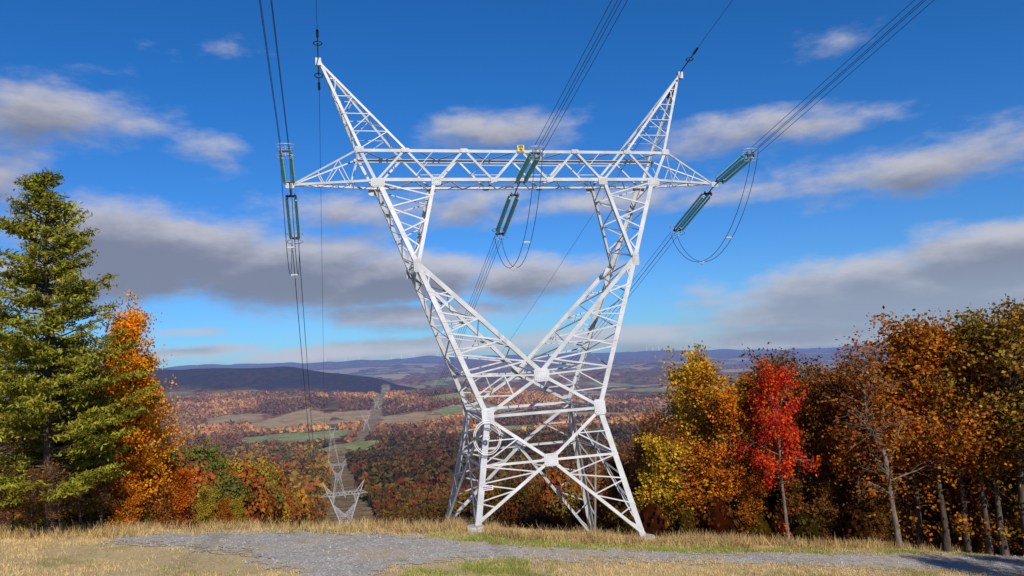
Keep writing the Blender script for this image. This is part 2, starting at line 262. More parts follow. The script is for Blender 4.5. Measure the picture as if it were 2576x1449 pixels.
# ------------------------------------------------------------------ tower
def tower(far=False,hs=(6.98,8.90,9.34,12.03)):
    parts=[]
    def nb(n): b=Buf(); parts.append((n,b)); return b
    k=1.1 if far else 1.
    wc,wm,wd,wz=.35*k,.22*k,.135*k,.085*k
    a1,b1,z1=4.31,3.65,-4.44; z2,b2=-1.83,3.4; ae,be,ze=8.49,2.34,6.55; ab,bb,zb=10.83,1.4,12.68; at,bt,zt=11.93,1.5,15.03; A=16.83; ap,zp=14.54,21.98
    foot={}
    for (su,sv),h in zip([(-1,-1),(1,-1),(-1,1),(1,1)],hs):
        ft=v3(su*(a1+.2004*h),sv*(b1+.2373*h),z1-h); foot[su,sv]=ft
        b=nb('leg'); corner(b,v3(su*a1,sv*b1,z1),ft,wc*1.15,(-su,0,0),(0,-sv,0))
    Wp=lambda su,sv: v3(su*a1,sv*b1,z1)
    b=nb('lower_bracing')
    def plate(c,ex,ey,w,h,n,off=.05):
        if far: return
        buf=nb('gusset_plate')
        c=v3(*c)+nz(v3(*n))*off; ex=nz(v3(*ex));ey=nz(v3(*ey)); n=nz(v3(*n)); ch=.14
        P=[(-w/2,-h/2+h*ch),(-w/2+w*ch,-h/2),(w/2-w*ch,-h/2),(w/2,-h/2+h*ch),(w/2,h/2-h*ch),(w/2-w*ch,h/2),(-w/2+w*ch,h/2),(-w/2,h/2-h*ch)]
        V=[c+ex*x+ey*y+n*d for d in (0,.03) for x,y in P]
        Q=[[i,(i+1)%8,8+(i+1)%8,8+i] for i in range(8)]+[[0,3,2,1],[0,7,4,3],[7,6,5,4],[8,9,10,11],[8,11,12,15],[12,13,14,15]]
        buf.add(V,Q)
        for x in np.arange(-w/2+.13,w/2-.1,.15):
            for y in np.arange(-h/2+.13,h/2-.1,.15):
                m_=abs(x)/w+abs(y)/h
                if .28<m_<.75: q=c+ex*(x-.025)+ey*(y-.025)+n*.029; V=[q,q+ex*.05,q+ex*.05+ey*.05,q+ey*.05]; buf.add(V+[v+n*.035 for v in V],BOXQ)
    def face(p0,p1,f0,f1,n):
        zcx=-7.65
        t0=(z1-zcx)/(p0[2]-f0[2]); t1=(z1-zcx)/(p1[2]-f1[2]); l0=lerp(p0,f0,t0); l1=lerp(p1,f1,t1); c=(l0+l1)/2
        bar(b,l0,c,wd*1.2,n);bar(b,c,l1,wd*1.2,n)
        for p,f,l in ((p0,f0,l0),(p1,f1,l1)):
            bar(b,p,c,wm,n); bar(b,c,f+ (p-f)*.02,wm,n)
            zig(b,lerp(l,f,.0),lerp(l,f,.9),lerp(c,f,.05),lerp(c,f,.85),3,wz,n)
            m_=lerp(p,c,.5); bar(b,lerp(p,l,.5),m_,wz,n); bar(b,l,m_,wz,n)
        return c
    for sv in (-1,1):
        n=(0,sv,.23); c=face(Wp(-1,sv),Wp(1,sv),foot[-1,sv],foot[1,sv],n)
        plate(c,(1,0,0),(0,-sv*.237,1),1.0,.85,n)
        plate(v3(0,sv*b2,z2),(1,0,0),(0,-.1*sv,1),1.1,.95,(0,sv,0.12))
        for su in (-1,1): plate(Wp(su,sv)+v3(-su*.2,0,.05),(1,0,0),(0,-.2*sv,1),.85,1.1,(0,sv,0.12))
    for su in (-1,1):
        n=(su,0,.2); c=face(Wp(su,-1),Wp(su,1),foot[su,-1],foot[su,1],n); plate(c,(0,1,0),(-su*.2,0,1),.8,.7,n)
    b=nb('waist_frame')
    for sv in (-1,1):
        bar(b,Wp(-1,sv),Wp(1,sv),wm*.9,(0,sv,0)); cr=v3(0,sv*b2,z2)
        for su in (-1,1):
            E=v3(su*ae,sv*be,ze)
            bar(b,Wp(su,sv),cr,wm,(0,sv,.1))
            m_=lerp(Wp(su,sv),cr,.5); o2=lerp(Wp(su,sv),E,.13)
            bar(b,m_,o2,wz,(0,sv,.1)); bar(b,cr,lerp(Wp(su,sv),E,.26),wd*.9,(0,sv,.1)); bar(b,m_,lerp(cr,lerp(Wp(su,sv),E,.26),.5),wz,(0,sv,.1)); bar(b,lerp(cr,lerp(Wp(su,sv),E,.26),.5),o2,wz,(0,sv,.1))
    for su in (-1,1): bar(b,Wp(su,-1),Wp(su,1),wm*.9,(su,0,0))
    bar(b,Wp(-1,-1),Wp(1,1),wd*.7,(0,0,1)); bar(b,Wp(-1,1),Wp(1,-1),wd*.7,(0,0,1))
    for su in (-1,1):
        b=nb('upright_arm')
        for sv in (-1,1):
            E=v3(su*ae,sv*be,ze);O=v3(su*ab,sv*bb,zb);I=v3(su*6.5,sv*bb,zb);cr=v3(0,sv*b2,z2); n=(0,sv,.1); Wn=Wp(su,sv)
            corner(b,Wn,E,wc,(-su,0,0),(0,-sv,0)); corner(b,E,O,wc*.95,(-su,0,0),(0,-sv,0))
            corner(b,cr,lerp(cr,E,.985),wc*.9,(-su*.3,0,1),(0,-sv,0)); corner(b,lerp(cr,E,.96),I,wc*.75,(su,0,0),(0,-sv,0))
            zig(b,lerp(Wn,E,.26),lerp(Wn,E,.96),lerp(cr,E,.03),lerp(cr,E,.98),5,wd*.8,n,horiz=False)
            for t in (.25,.5,.75): bar(b,lerp(Wn,E,.26+.7*t),lerp(cr,E,.03+.95*t),wz*.8,n)
            zig(b,E*.94+O*.06,lerp(E,O,.99),lerp(E,I,.06),lerp(E,I,.97),3,wd*.75,n)
            plate(lerp(E,cr,.02),(1,0,0),(0,0,1),.5,.95,n)
            plate(O+v3(-su*.1,0,-.1),(1,0,0),(0,0,1),1.0,.65,n); plate(I,(1,0,0),(0,0,1),.7,.6,n)
        E0,E1=v3(su*ae,-be,ze),v3(su*ae,be,ze)
        W0,W1=Wp(su,-1),Wp(su,1);O0,O1=v3(su*ab,-bb,zb),v3(su*ab,bb,zb);I0,I1=v3(su*6.5,-bb,zb),v3(su*6.5,bb,zb);c0,c1=v3(0,-b2,z2),v3(0,b2,z2)
        zig(b,W0,E0,W1,E1,4,wz,(su,0,-.4))
        zig(b,E0,O0,E1,O1,3,wz*.8,(su,0,-.4)); zig(b,c0,E0,c1,E1,4,wz,(-su,0,.6))
        zig(b,E0,I0,E1,I1,3,wz*.8,(-su,0,-.3))
    b=nb('crossarm'); bn=[v3(-ab+2*ab*i/5,0,zb) for i in range(6)]; tn=[v3(-ab+2*ab*(i+.5)/5,0,zt) for i in range(5)]
    for sv in (-1,1):
        n=(0,sv,0)
        corner(b,v3(-ab,sv*bb,zb),v3(ab,sv*bb,zb),wc*.7,(0,0,1),(0,-sv,0)); corner(b,v3(-at,sv*bt,zt),v3(at,sv*bt,zt),wc*.62,(0,0,-1),(0,-sv,0))
        y=v3(0,sv*bb,0); yt=v3(0,sv*bt,0)
        for i in range(5):
            bar(b,bn[i]+y,tn[i]+yt,wm*.75,n); bar(b,tn[i]+yt,bn[i+1]+y,wm*.75,n)
            plate(tn[i]+yt-v3(0,0,.08),(1,0,0),(0,0,1),.6,.3,n)
            if 0<i<5: plate(bn[i]+y+v3(0,0,.1),(1,0,0),(0,0,1),.5,.36,n)
        for i in range(4):
            bar(b,lerp(tn[i]+yt,bn[i+1]+y,.5),lerp(bn[i+1]+y,tn[i+1]+yt,.5),wz*.7,n); bar(b,lerp(tn[i]+yt,bn[i+1]+y,.5),lerp(tn[i],tn[i+1],.5)+yt,wz*.6,n)
        for su in (-1,1):
            O=v3(su*ab,sv*bb,zb);T=v3(su*at,sv*bt,zt);tip=v3(su*A,0,zb)
            corner(b,O,tip,wc*.5,(0,0,1),(0,-sv,0)); bar(b,T,lerp(T,tip,.99),wd*.9,n)
            for t in (.3,.6): bar(b,lerp(O,tip,t),lerp(T,tip,t),wz*.7,n)
            for t,t2 in ((.3,0),(.6,.3)): bar(b,lerp(O,tip,t),lerp(T,tip,t2),wz*.7,n)
            bar(b,O,T,wm,n); plate(T-v3(0,0,.05),(1,0,0),(0,0,1),.6,.42,n)
    zig(b,v3(-ab,-bb,zb),v3(ab,-bb,zb),v3(-ab,bb,zb),v3(ab,bb,zb),8,wz,(0,0,-1))
    zig(b,v3(-at,-bt,zt),v3(at,-bt,zt),v3(-at,bt,zt),v3(at,bt,zt),6,wz,(0,0,1))
    for su in (-1,1):
        tip=v3(su*A,0,zb); zig(b,v3(su*ab,-bb,zb),lerp(v3(su*ab,-bb,zb),tip,.8),v3(su*ab,bb,zb),lerp(v3(su*ab,bb,zb),tip,.8),3,wz*.7,(0,0,-1))
        plate(tip+v3(0,-.1,0),(1,0,0),(0,0,1),.6,.4,(0,-1,0))
    for su in (-1,1):
        b=nb('earth_wire_peak'); ax=v3(su*ap,0,zp)
        for sv in (-1,1):
            T=v3(su*at,sv*bt,zt);J=v3(su*8.66,sv*bt,zt); n=(0,sv,.2)
            corner(b,T,ax,wc*.58,(-su,0,0),(0,-sv,0)); bar(b,J,ax,wm*.75,n)
            for i in range(1,5):
                t=i/5; p,q_=lerp(T,ax,t),lerp(J,ax,t); bar(b,p,q_,wz*.7,n); bar(b,lerp(T,ax,(i-1)/5),q_,wz*.7,n)
        zig(b,v3(su*at,-bt,zt),ax,v3(su*at,bt,zt),ax,4,wz*.7,(su,0,0)); zig(b,v3(su*8.66,-bt,zt),ax,v3(su*8.66,bt,zt),ax,4,wz*.7,(-su,0,0.3))
        prism(b,ax+v3(-.2,-.2,-.35),ax+v3(-.2,-.2,.2),v3(0,0,0),v3(.4,0,0),v3(0,.4,0))
    return parts,foot
TX,TY,YAW=.883,56.,.2496; BZ=-13.5
def TW(u,v,z): c,s=cos(YAW),sin(YAW); return v3(TX+u*c-v*s,TY+u*s+v*c,z)
parts,foot=tower()
tw=ob('transmission_tower',None,loc=(TX,TY,BZ),rot=(0,0,YAW),label='large white galvanised lattice power pylon on gravel hilltop',cat='transmission tower'); tw.empty_display_size=2
for n,b in parts: ob(n,b.mesh(n,STEEL,off=(0,0,BZ)),tw)
for kf,ft in foot.items():
    b=Buf(); r0,r1=.62,.55
    an=np.arange(12)*2*pi/12; ring=lambda r,z:[ft+v3(r*cos(t),r*sin(t),z) for t in an]
    V=np.array(ring(r0+.05,-1.2)+ring(r0,.05)+ring(r1,.14))
    Q=[[i,(i+1)%12,12+(i+1)%12,12+i] for i in range(12)]+[[12+i,12+(i+1)%12,24+(i+1)%12,24+i] for i in range(12)]+[[24,25,26,27],[24,27,28,35],[28,29,34,35],[29,30,33,34],[30,31,32,33]]
    b.add(V,Q); ob('concrete_footing',b.mesh('concrete_footing',CONC,off=(0,0,BZ)),tw)
def textmesh(body,size,mat):
    cu=bpy.data.curves.new('lettering','FONT'); cu.body=body; cu.size=size; cu.align_x='CENTER'; cu.align_y='CENTER'; cu.extrude=.008; cu.offset=.008
    o=bpy.data.objects.new('t',cu); COL.objects.link(o); bpy.context.view_layer.update()
    me=bpy.data.meshes.new_from_object(o.evaluated_get(bpy.context.evaluated_depsgraph_get())); bpy.data.objects.remove(o); me.materials.clear(); me.materials.append(mat); return me
b=Buf(); prism(b,v3(-.26,-1.66,14.88),v3(.26,-1.66,14.88),v3(0,0,0),v3(0,.03,0),v3(0,0,.5))
sg=ob('number_sign',b.mesh('number_sign',YEL,off=(0,0,BZ)),tw,label='small yellow square number plate')
ob('lettering',textmesh('550',.24,BLK),sg,loc=(0,-1.675,15.25-BZ),rot=(pi/2,0,0)); ob('lettering',textmesh('95',.24,BLK),sg,loc=(0,-1.675,15.01-BZ),rot=(pi/2,0,0))
b=Buf(); wx=v3(-5.0,-4.75,-9.2); prism(b,wx,wx+v3(.75,0,0),v3(0,0,0),v3(0,.03,0),v3(0,0,.3)); s2=ob('warning_sign',b.mesh('warning_sign',WHT,off=(0,0,BZ)),tw,label='small white notice plate on the leg brace')
b=Buf(); prism(b,wx+v3(.05,-.01,.19),wx+v3(.7,-.01,.19),v3(0,0,0),v3(0,.006,0),v3(0,0,.06)); ob('printed_line',b.mesh('printed_line',BLU,off=(0,0,BZ)),s2)
b=Buf(); prism(b,wx+v3(.05,-.01,.07),wx+v3(.7,-.01,.07),v3(0,0,0),v3(0,.006,0),v3(0,0,.06)); ob('printed_line',b.mesh('printed_line',REDP,off=(0,0,BZ)),s2)
b=Buf(); cc=TW(-4.42,-4.6,-5.75); ex=v3(cos(YAW),sin(YAW),0)
for R_c in (1.04,.92,.12):
    an=np.arange(32)*2*pi/32; pts=[cc+ex*R_c*.92*cos(t)+v3(0,-.05,0)+v3(0,0,1)*(R_c*1.1*sin(t)) for t in an]; tube(b,pts,.035 if R_c>.5 else .07,6,True)
ob('cable_coil',b.mesh('cable_coil',WHT,off=cc,smooth=True),loc=cc,label='coiled grounding cable hung on a white tower leg',cat='cable coil')
# ------------------------------------------------------------------ insulators, conductors
ld=v3(-sin(YAW),cos(YAW),0); perp=v3(cos(YAW),sin(YAW),0)
def insul(P,slope,L,up,side=0.):
    d=nz((ld if not up else -ld)+v3(0,0,slope)+perp*side); n=nz(np.cross(perp,d)); n=n if n[2]>0 else -n
    root=ob('insulator_assembly',None,loc=P,label='teal glass insulator strings with yoke plates and grading ring',cat='insulator',group='insulator assemblies on the tower')
    l0=1.15; l1=L-.75
    b=Buf(); tube(b,[v3(0,0,0),d*(l0-.25)],.05,6); ob('link_rod',b.mesh('link_rod',DARKM),root)
    for l in (l0-.25,l1):
        b=Buf(); prism(b,d*l-perp*.38-n*.04,d*l+perp*.38-n*.04,v3(0,0,0),d*.18,n*.08)
        for s in (-.25,.25): prism(b,d*l+perp*s-n*.22,d*l+perp*s+n*.22,v3(0,0,0),d*.16,perp*.05)
        ob('yoke_plate',b.mesh('yoke_plate',DARKM),root)
    prof=[(0,.03),(.03,.09),(.055,.11),(.075,.095),(.08,.045),(.13,.035)]
    nd=int((l1-l0-.1)/.165); pts=[];rr=[]
    for i in range(nd):
        for z,r in prof: pts.append(d*(l0+.05+i*.165+z)); rr.append(r)
    b=Buf(); tube(b,pts,np.array(rr),8); me=b.mesh('insulator_string',GLASSM,smooth=True)
    for s in (-.31,.31):
        for t in (-.16,.16): ob('insulator_string',me,root,loc=perp*s+n*t)
    b=Buf()
    for sgn in (1,-1):
        an=np.arange(20)*2*pi/20; c=d*(l1+.05)+n*.38*sgn
        tube(b,[c+perp*(.6*cos(t))+d*(.3*sin(t)) for t in an],.024,5,True)
    tube(b,[d*(l1+.05)-n*.38,d*(l1+.05)+n*.38],.03,4)
    ob('grading_ring',b.mesh('grading_ring',RINGM),root)
    return P+d*L
def cat(p,q,sag,n=40,pw=1.):
    t=np.linspace(0,1,n)[:,None]; x=p*(1-t)+q*t; x[:,2]-=(sag*(4*t*(1-t))**pw)[:,0]; return x
def wire(p,q,sag,r,name,label,group,n=40,pw=1.):
    b=Buf(); pts=cat(p,q,sag,n,pw)-p; tube(b,pts,r,5); ob(name,b.mesh(name,WIREM,smooth=True),loc=p,label=label,cat='power line',group=group)
T2=v3(-129.4,540,-96.)
def TW2(u,dz): return T2+v3(cos(YAW)*u,sin(YAW)*u,dz)
for u,uu,sd_ in ((-16.83,-16.5,0.),(0.,0.,-.04),(16.83,16.5,-.12)):
    P=TW(u,0,12.55)
    e1=insul(P,.20,6.4,True); e2=insul(P,-.47,7.0,False,sd_)
    up_end=P-ld*320+v3(0,0,82)
    for s in (-.25,.25):
        for t in (-.25,.25):
            wire(e1+perp*s+v3(0,0,t),up_end+perp*s+v3(0,0,t),4.,.018,'conductor','dark stranded conductor rising uphill from insulators','bundled conductors',60)
            wire(e2+perp*s+v3(0,0,t),TW2(uu,-2)+perp*s+v3(0,0,t),22.,.019,'conductor','dark stranded conductor sagging down into the valley','bundled conductors',60)
    for s in (-.28,.28):
        wire(e1+perp*s,e2+perp*s,4.9,.024,'jumper_cable','drooping jumper cable looping beneath the insulators','jumper loops',28,.8)
    c=cat(e1,e2,4.9,28,.8)
    for k in (9,18):
        b=Buf(); prism(b,-perp*.3,perp*.3,v3(0,0,-.05),v3(0,.05,0),v3(0,0,.1)); tube(b,[-perp*.28,v3(0,0,-.25),perp*.28],.025,4)
        ob('cable_spacer',b.mesh('cable_spacer',RINGM),loc=c[k],label='small metal spacer clamped between jumper cables',cat='spacer',group='jumper spacers')
for su in (-1,1):
    P=TW(su*14.54,0,22.1)
    for sgn in (1,-1):
        d=nz(-ld*sgn+v3(0,0,.25*sgn)) if sgn>0 else nz(ld+v3(0,0,-.5))
        b=Buf(); l=1.9 if sgn>0 else 1.5
        tube(b,[v3(0,0,0),d*l],.05,5); an=np.arange(10)*2*pi/10
        tube(b,[d*l+perp*(.3*cos(t))+d*(.22*sin(t)) for t in an],.05,4,True); tube(b,[d*(l+.2),d*(l+.65),d*(l+.7),d*(l+1.4)],np.array([.04,.04,.1,.1]),6)
        ob('earth_wire_clamp',b.mesh('earth_wire_clamp',DARKM),loc=P,label='dark steel tension clamp at the pylon peak',cat='wire clamp',group='earth wire clamps')
        if sgn>0: wire(P+d*3.2,P-ld*320+v3(0,0,88),3.,.017,'earth_wire','thin dark earth wire strung from the pylon peak','earth wires',60)
        else: wire(P+d*2.8,TW2(su*14,9),16,.017,'earth_wire','thin dark earth wire strung from the pylon peak','earth wires',60)
def fartower(x,y,ztop,zbase,S,label,mat=FARSTEEL,wx_=1.):
    hs=(ztop-zbase-17.1*S)/S; pr,_=tower(True,(hs,)*4)
    off=0; Vs=[];Qs=[]
    for n,b in pr:
        if not b.V: continue
        V=np.concatenate(b.V);Q=np.concatenate(b.Q); Vs.append(V);Qs.append(Q+off); off+=len(V)
    V=np.concatenate(Vs); V[:,2]-=12.68; V*=S; V[:,2]+=ztop-zbase; V[:,0]*=wx_
    ob('transmission_tower',mk('transmission_tower',V,np.concatenate(Qs),mat),loc=(x,y,zbase),rot=(0,0,YAW+.02),label=label,cat='transmission tower',group='pylons marching down the valley')
L_='grey lattice power pylon in a cleared forest corridor'
fartower(-129.4,540,-96,float(H(-129,540))-1,1.,L_,FARB)
fartower(-237,960,-133,float(H(-237,960))-1,.85,L_,FARSTEEL,.9)
fartower(-379,1500,-135,float(H(-381,1500))-1,.8,L_,FARSTEEL,.75)
for y in (2800,3700):
    x=-463-.145*(y-2010); z=float(H(x,y)); fartower(x,y,z+55,z-1,1.2,L_,FARSTEEL)
for px in (985,1010,1040,870,905,1180,1625,1640,1655,820,1100,1960):
    y=22300.; t=(px-1288)/F-.005; x=t*y; z=float(H(x,y)); b=Buf(); tube(b,[v3(0,0,0),v3(0,0,90)],np.array([4.,3.]),6); ph=rng.uniform(0,2)
    for k in range(3):
        an=ph+k*2*pi/3; tube(b,[v3(0,-5,90),v3(45*cos(an),-5,90+45*sin(an))],np.array([3.,1.]),4)
    tube(b,[v3(0,-6,90),v3(0,5,91)],3.,6)
    ob('wind_turbine',b.mesh('wind_turbine',WHT),loc=(x,y,z),label='distant white three bladed turbine on a ridge',cat='wind turbine',group='turbines along the far ridge')
# ------------------------------------------------------------------ trees
def cards(C,size,asp,R,upb=.5):
    n=len(C); nrm=R.normal(size=(n,3)); nrm[:,2]+=upb; nrm/=np.linalg.norm(nrm,axis=1)[:,None]
    t=np.cross(nrm,R.normal(size=(n,3))); t/=np.linalg.norm(t,axis=1)[:,None]+1e-9; u=np.cross(nrm,t)
    s=(size*R.uniform(.6,1.3,n))[:,None]; a=t*s*.5;b=u*s*.5*asp
    V=np.stack([C-a,C-b*1.0+a*.1,C+a,C+b+a*.1],1).reshape(-1,3); return V,np.arange(4*n).reshape(-1,4)
def broadleaf(seed,Hh,W,basef,nleaf,leaf=.25,dens=1.,rnd=.62,clump=1.8,spread=.40,strag=.06):
    R=np.random.default_rng(seed); b=Buf(); 
    m=9; tz=np.linspace(0,Hh*.90,m); wob=np.cumsum(R.normal(0,.18,(m,2)),0)*np.linspace(.2,1,m)[:,None]; 
    tp=np.c_[wob[:,0],wob[:,1],tz]; r0=.0115*Hh; tr=r0*(1-.85*tz/Hh)+.02; tr[0]*=1.5
    tube(b,tp,tr,7); tips=[]
    nl=int(20*dens)+6; b0=basef*.9
    for i in range(nl):
        f=b0+(.99-b0)*((i+R.uniform(0,.8))/nl); z=f*Hh*.90; c=np.array([np.interp(z,tz,tp[:,k]) for k in range(3)])
        g=(f-b0)/(1-b0); prof=sqrt(max(.12,1-((g-.42)/rnd)**2)); L=W*prof*R.uniform(.4,1.25); az=i*2.4+R.normal(0,.5); el=R.uniform(.35,.85)+g*.5
        d=v3(cos(az)*cos(el),sin(az)*cos(el),sin(el)); pts=[c]; 
        for k in range(4): d=nz(d+R.normal(0,.2,3)+v3(0,0,.06)); pts.append(pts[-1]+d*L/4)
        rr=np.interp(z,tz,tr)*.5; tube(b,pts,np.linspace(rr,.018,5),5)
        for k in range(5):
            q=lerp(pts[1+k*3//5],pts[min(4,2+k*3//5)],R.uniform(0,1)); e=nz(d+R.normal(0,.7,3)); l2=L*R.uniform(.25,.5)
            q2=q+e*l2*.5; q3=q2+nz(e+R.normal(0,.3,3))*l2*.5; tube(b,[q,q2,q3],np.array([.028,.018,.012]),3); tips+= [q2,q3]
            for _ in range(2):
                q4=q3+nz(e+R.normal(0,.6,3))*l2*.4; tube(b,[q3,q4],np.array([.013,.008]),3); tips.append(q4)
        tips.append(pts[-1])
    tips=np.array(tips); wgt=R.uniform(.05,1,len(tips))**clump; wgt/=wgt.sum(); ch=R.choice(len(tips),nleaf,p=wgt)
    C=tips[ch]+R.normal(0,1,(nleaf,3))*np.array([spread,spread,spread*.7])*(W/3.2)
    ns=int(nleaf*strag); cl=np.floor(R.uniform(0,14,ns)); ang=cl*1.7; rad=.4+.9*hashn(cl,cl*0,3)
    S_=np.c_[np.cos(ang)*rad,np.sin(ang)*rad,.1*Hh+hashn(cl,cl*0,9)*basef*Hh]+R.normal(0,.35,(ns,3)); C[:ns]=S_
    V,Q=cards(C,leaf,.75,R)
    return b.mesh('trunk',BARK,smooth=True),mk('crown',V,Q,LEAF)
def conifer(seed,Hh,W,basef=.1,sparse=1.):
    R=np.random.default_rng(seed); b=Buf(); m=10; tz=np.linspace(0,Hh,m); wob=np.cumsum(R.normal(0,.05,(m,2)),0); tp=np.c_[wob,tz]; tube(b,tp,.014*Hh*(1-.95*tz/Hh)+.02,8)
    Cs=[];nw=int(Hh*1.7)
    for i in range(nw):
        f=basef+(1-basef)*(i/nw); z=f*Hh
        lowfade=min(1,.6+(f-basef)*3)
        for k in range(R.integers(5,8)):
            L=W*((1-f)**.78)*R.uniform(.45,1.22)*lowfade+.3; az=R.uniform(0,2*pi); el=-.05+.50*f+R.normal(0,.07)
            c=np.array([np.interp(z,tz,tp[:,j]) for j in range(3)])+v3(0,0,R.uniform(-.15,.15)); d=v3(cos(az)*cos(el),sin(az)*cos(el),sin(el))
            ts=np.linspace(0,1,5)[:,None]; pts=c+d*L*ts+v3(0,0,1)*(.12*L*ts**2.5)+R.normal(0,.04,(5,3)); tube(b,pts,np.linspace(.03+.008*L,.012,5),4)
            n=int((L*5.5+3)*sparse); t=R.uniform(.35 if f>.3 else .45,1.02,n); s=np.cross(d,v3(0,0,1)); side=R.normal(0,.2,n)*L*(1.15-t)
            q=c+d*L*t[:,None]+s*side[:,None]+v3(0,0,1)*(.12*L*t**2.5+R.normal(0,.05,n))[:,None]
            q=np.repeat(q,12,0)+R.normal(0,1,(n*12,3))*np.array([.24,.24,.085]); Cs.append(q)
    C=np.concatenate(Cs); V,Q=cards(C,.34,.30,R,.8)
    return b.mesh('trunk',BARKP,smooth=True),mk('crown',V,Q,NEEDLE)
VAR=[broadleaf(11,15,3.2,.36,7500),broadleaf(12,16,3.4,.42,7000),broadleaf(13,14,3.0,.30,8500),broadleaf(14,17,3.9,.40,8000),
     broadleaf(15,16,3.2,.48,4500),broadleaf(16,15,3.3,.14,22000,.22,1.8,.75,1.1),broadleaf(17,16,3.8,.3,2200,.24,1.6),broadleaf(18,9,2.6,.10,7500,.24,1.2),
     broadleaf(19,13.2,2.7,.46,7500,.22,1.2,.60,1.8,.36,.02)]
HV=[15,16,14,17,16,15,16,9,13.2]
CON=[conifer(31,24,7.4,.12,.9),conifer(32,12,3.6,.04)]; CH=[24,12]
def plant(var,x,y,h,col,label,name='broadleaf_tree',cat_='tree',group=None,bark=None,wide=1.,rz=None,con=False,lean=None):
    T=(CON if con else VAR)[var]; s=h/((CH if con else HV)[var]); z=float(H(x,y))-.15
    o=ob(name,None,loc=(x,y,z),rot=(rng.normal(0,.025),rng.normal(0,.025) if lean is None else lean,rng.uniform(0,6.28) if rz is None else rz),label=label,cat=cat_,group=group); o.scale=(s*wide,s*wide,s)
    t=ob('trunk',T[0],o); c=ob('crown',T[1],o); c.color=(*col,1)
    if bark: t.material_slots[0].link='OBJECT'; t.material_slots[0].material=bark
    return o
def bx(px,y): return ((px-1288)/F-.02)*y
ORG=(.56,.19,.016);ORD=(.40,.135,.016);BRN=(.24,.105,.03);YLW=(.54,.34,.025);YGR=(.38,.27,.03);OLV=(.26,.17,.024);RED=(.66,.065,.010);RUST=(.32,.11,.02);MAR=(.17,.07,.035)
G1='autumn trees at the forest edge'
plant(8,bx(1962,56),56,13.2,RED,'slender tree with blazing red autumn leaves',bark=BARKL,wide=.84,group=G1)
R=[(1655,60,8.0,YLW,7,None),(1710,63,8.5,ORG,7,None),(1790,62,16.0,(.58,.34,.025),2,None),(1820,61,14.8,(.52,.26,.022),0,None),(1850,59,12,ORG,0,None),(1885,64,14.5,(.46,.27,.03),0,None),(1905,68,14.5,ORD,4,None),(1750,68,13.5,(.44,.24,.03),4,BARKL),(1690,72,11.5,MAR,6,None),(1640,76,11,MAR,6,None),(1590,86,11,MAR,6,None),(1665,82,12,BRN,6,BARKL),
(1600,72,9,BRN,6,BARKL),(1650,74,9.5,MAR,1,None),(1625,80,10,MAR,6,None),(1570,84,9.5,MAR,6,None),(1560,76,8,RUST,7,None),(1695,78,11,BRN,4,None),(1740,80,12.5,BRN,6,BARKL),(1670,70,10.5,BRN,6,BARKL),(1720,70,11.5,BRN,6,BARKL),
(2040,62,14.0,ORD,1,None),(2095,59,14.5,BRN,4,None),(2150,57,14.2,ORD,4,None),(2230,54,15.2,RUST,6,BARKL),(2260,58,15.5,ORD,4,None),(2290,57,17,ORG,4,None),(2345,55,17.6,(.46,.17,.02),3,None),(2400,56,17.2,ORG,1,None),(2450,55,16.5,ORD,3,None),(2490,54,17.4,OLV,3,None),(2545,53,17.6,(.34,.20,.03),4,None),(2610,53,18,(.25,.14,.02),3,None),(2690,52,18,OLV,1,None),(2760,50,18,BRN,3,None),
(1780,60,7.5,ORG,7,None),(2210,60,8,YLW,7,None),(2130,62,8,ORD,7,None),(2310,61,7.5,ORD,7,None),(2440,60,7,YGR,7,None),(2370,58,5,ORD,7,None),(2520,57,6,BRN,7,None),(2060,58,5,BRN,7,None),(1880,58,4.5,ORD,7,None),(2180,56,3.5,BRN,7,None),(2250,59,5,BRN,7,None),(2330,59,4.5,MAR,7,None),(2480,58,5,MAR,7,None),(2000,60,6,BRN,7,None),(2420,57,5,BRN,7,None),(2560,56,5,RUST,7,None)]
names={YLW:'golden yellow',ORG:'bright orange',ORD:'burnt orange',BRN:'brown leaved',YGR:'yellow green',OLV:'olive brown',RUST:'rusty',RED:'red'}
for px,y,h,c,v,bk in R:
    plant(v,bx(px,y),y,h,c,('nearly bare grey tree with a few rusty leaves' if v==6 else names.get(c,'orange brown')+' autumn tree at the edge of the woods'),bark=bk,group=G1,wide=rng.uniform(.9,1.2))
pal=[BRN,ORD,ORG,MAR,RUST,ORD,BRN,OLV]
for y0 in (62,65,69,74,80,87,95,103,110):
    for px in np.arange(1560,2850,11500/(y0*3.1)):
        y=y0+rng.uniform(-2.5,2.5); p=px+rng.uniform(-25,25)
        if p<1640 and y<80: continue
        x=bx(p,y); h=rng.uniform(11.5,17.) if p>1900 else rng.uniform(9,13.5)
        if p<1720: h=rng.uniform(9,12)
        v=int(rng.choice([0,1,4,3,4,6,1,2])) if p>1740 else int(rng.choice([6,6,6,4])); c=pal[rng.integers(len(pal))]; c=tuple(np.array(c)*rng.uniform(.5,1.0))
        plant(v,x,y,h,c,'tall slim tree with thinning autumn leaves in the woods',group='trees deeper in the woods',bark=BARKL if rng.random()<.1 else None,wide=rng.uniform(.9,1.3))
for x,y,v in ((35,22,3),(40,26,0),(45,22,3),(50,27,1),(56,23,3)):
    plant(v,x,y,17,BRN,'tall brown leaved autumn tree beside the track',group='trees deeper in the woods')
GP='evergreens at the clearing edge'
PG=(.28,.265,.030)
plant(0,-31.6,50,24.6,PG,'tall full pine tree with layered green boughs',name='pine_tree',con=True,group=GP,wide=1.0,lean=.01,rz=0.)
plant(0,bx(-60,55),55,21,(.21,.21,.028),'tall full pine tree with layered green boughs',name='pine_tree',con=True,group=GP,wide=1.1)
plant(1,bx(205,54),54,14,(.23,.22,.028),'shorter pine tree beside the tall pine',name='pine_tree',con=True,group=GP,wide=1.1)
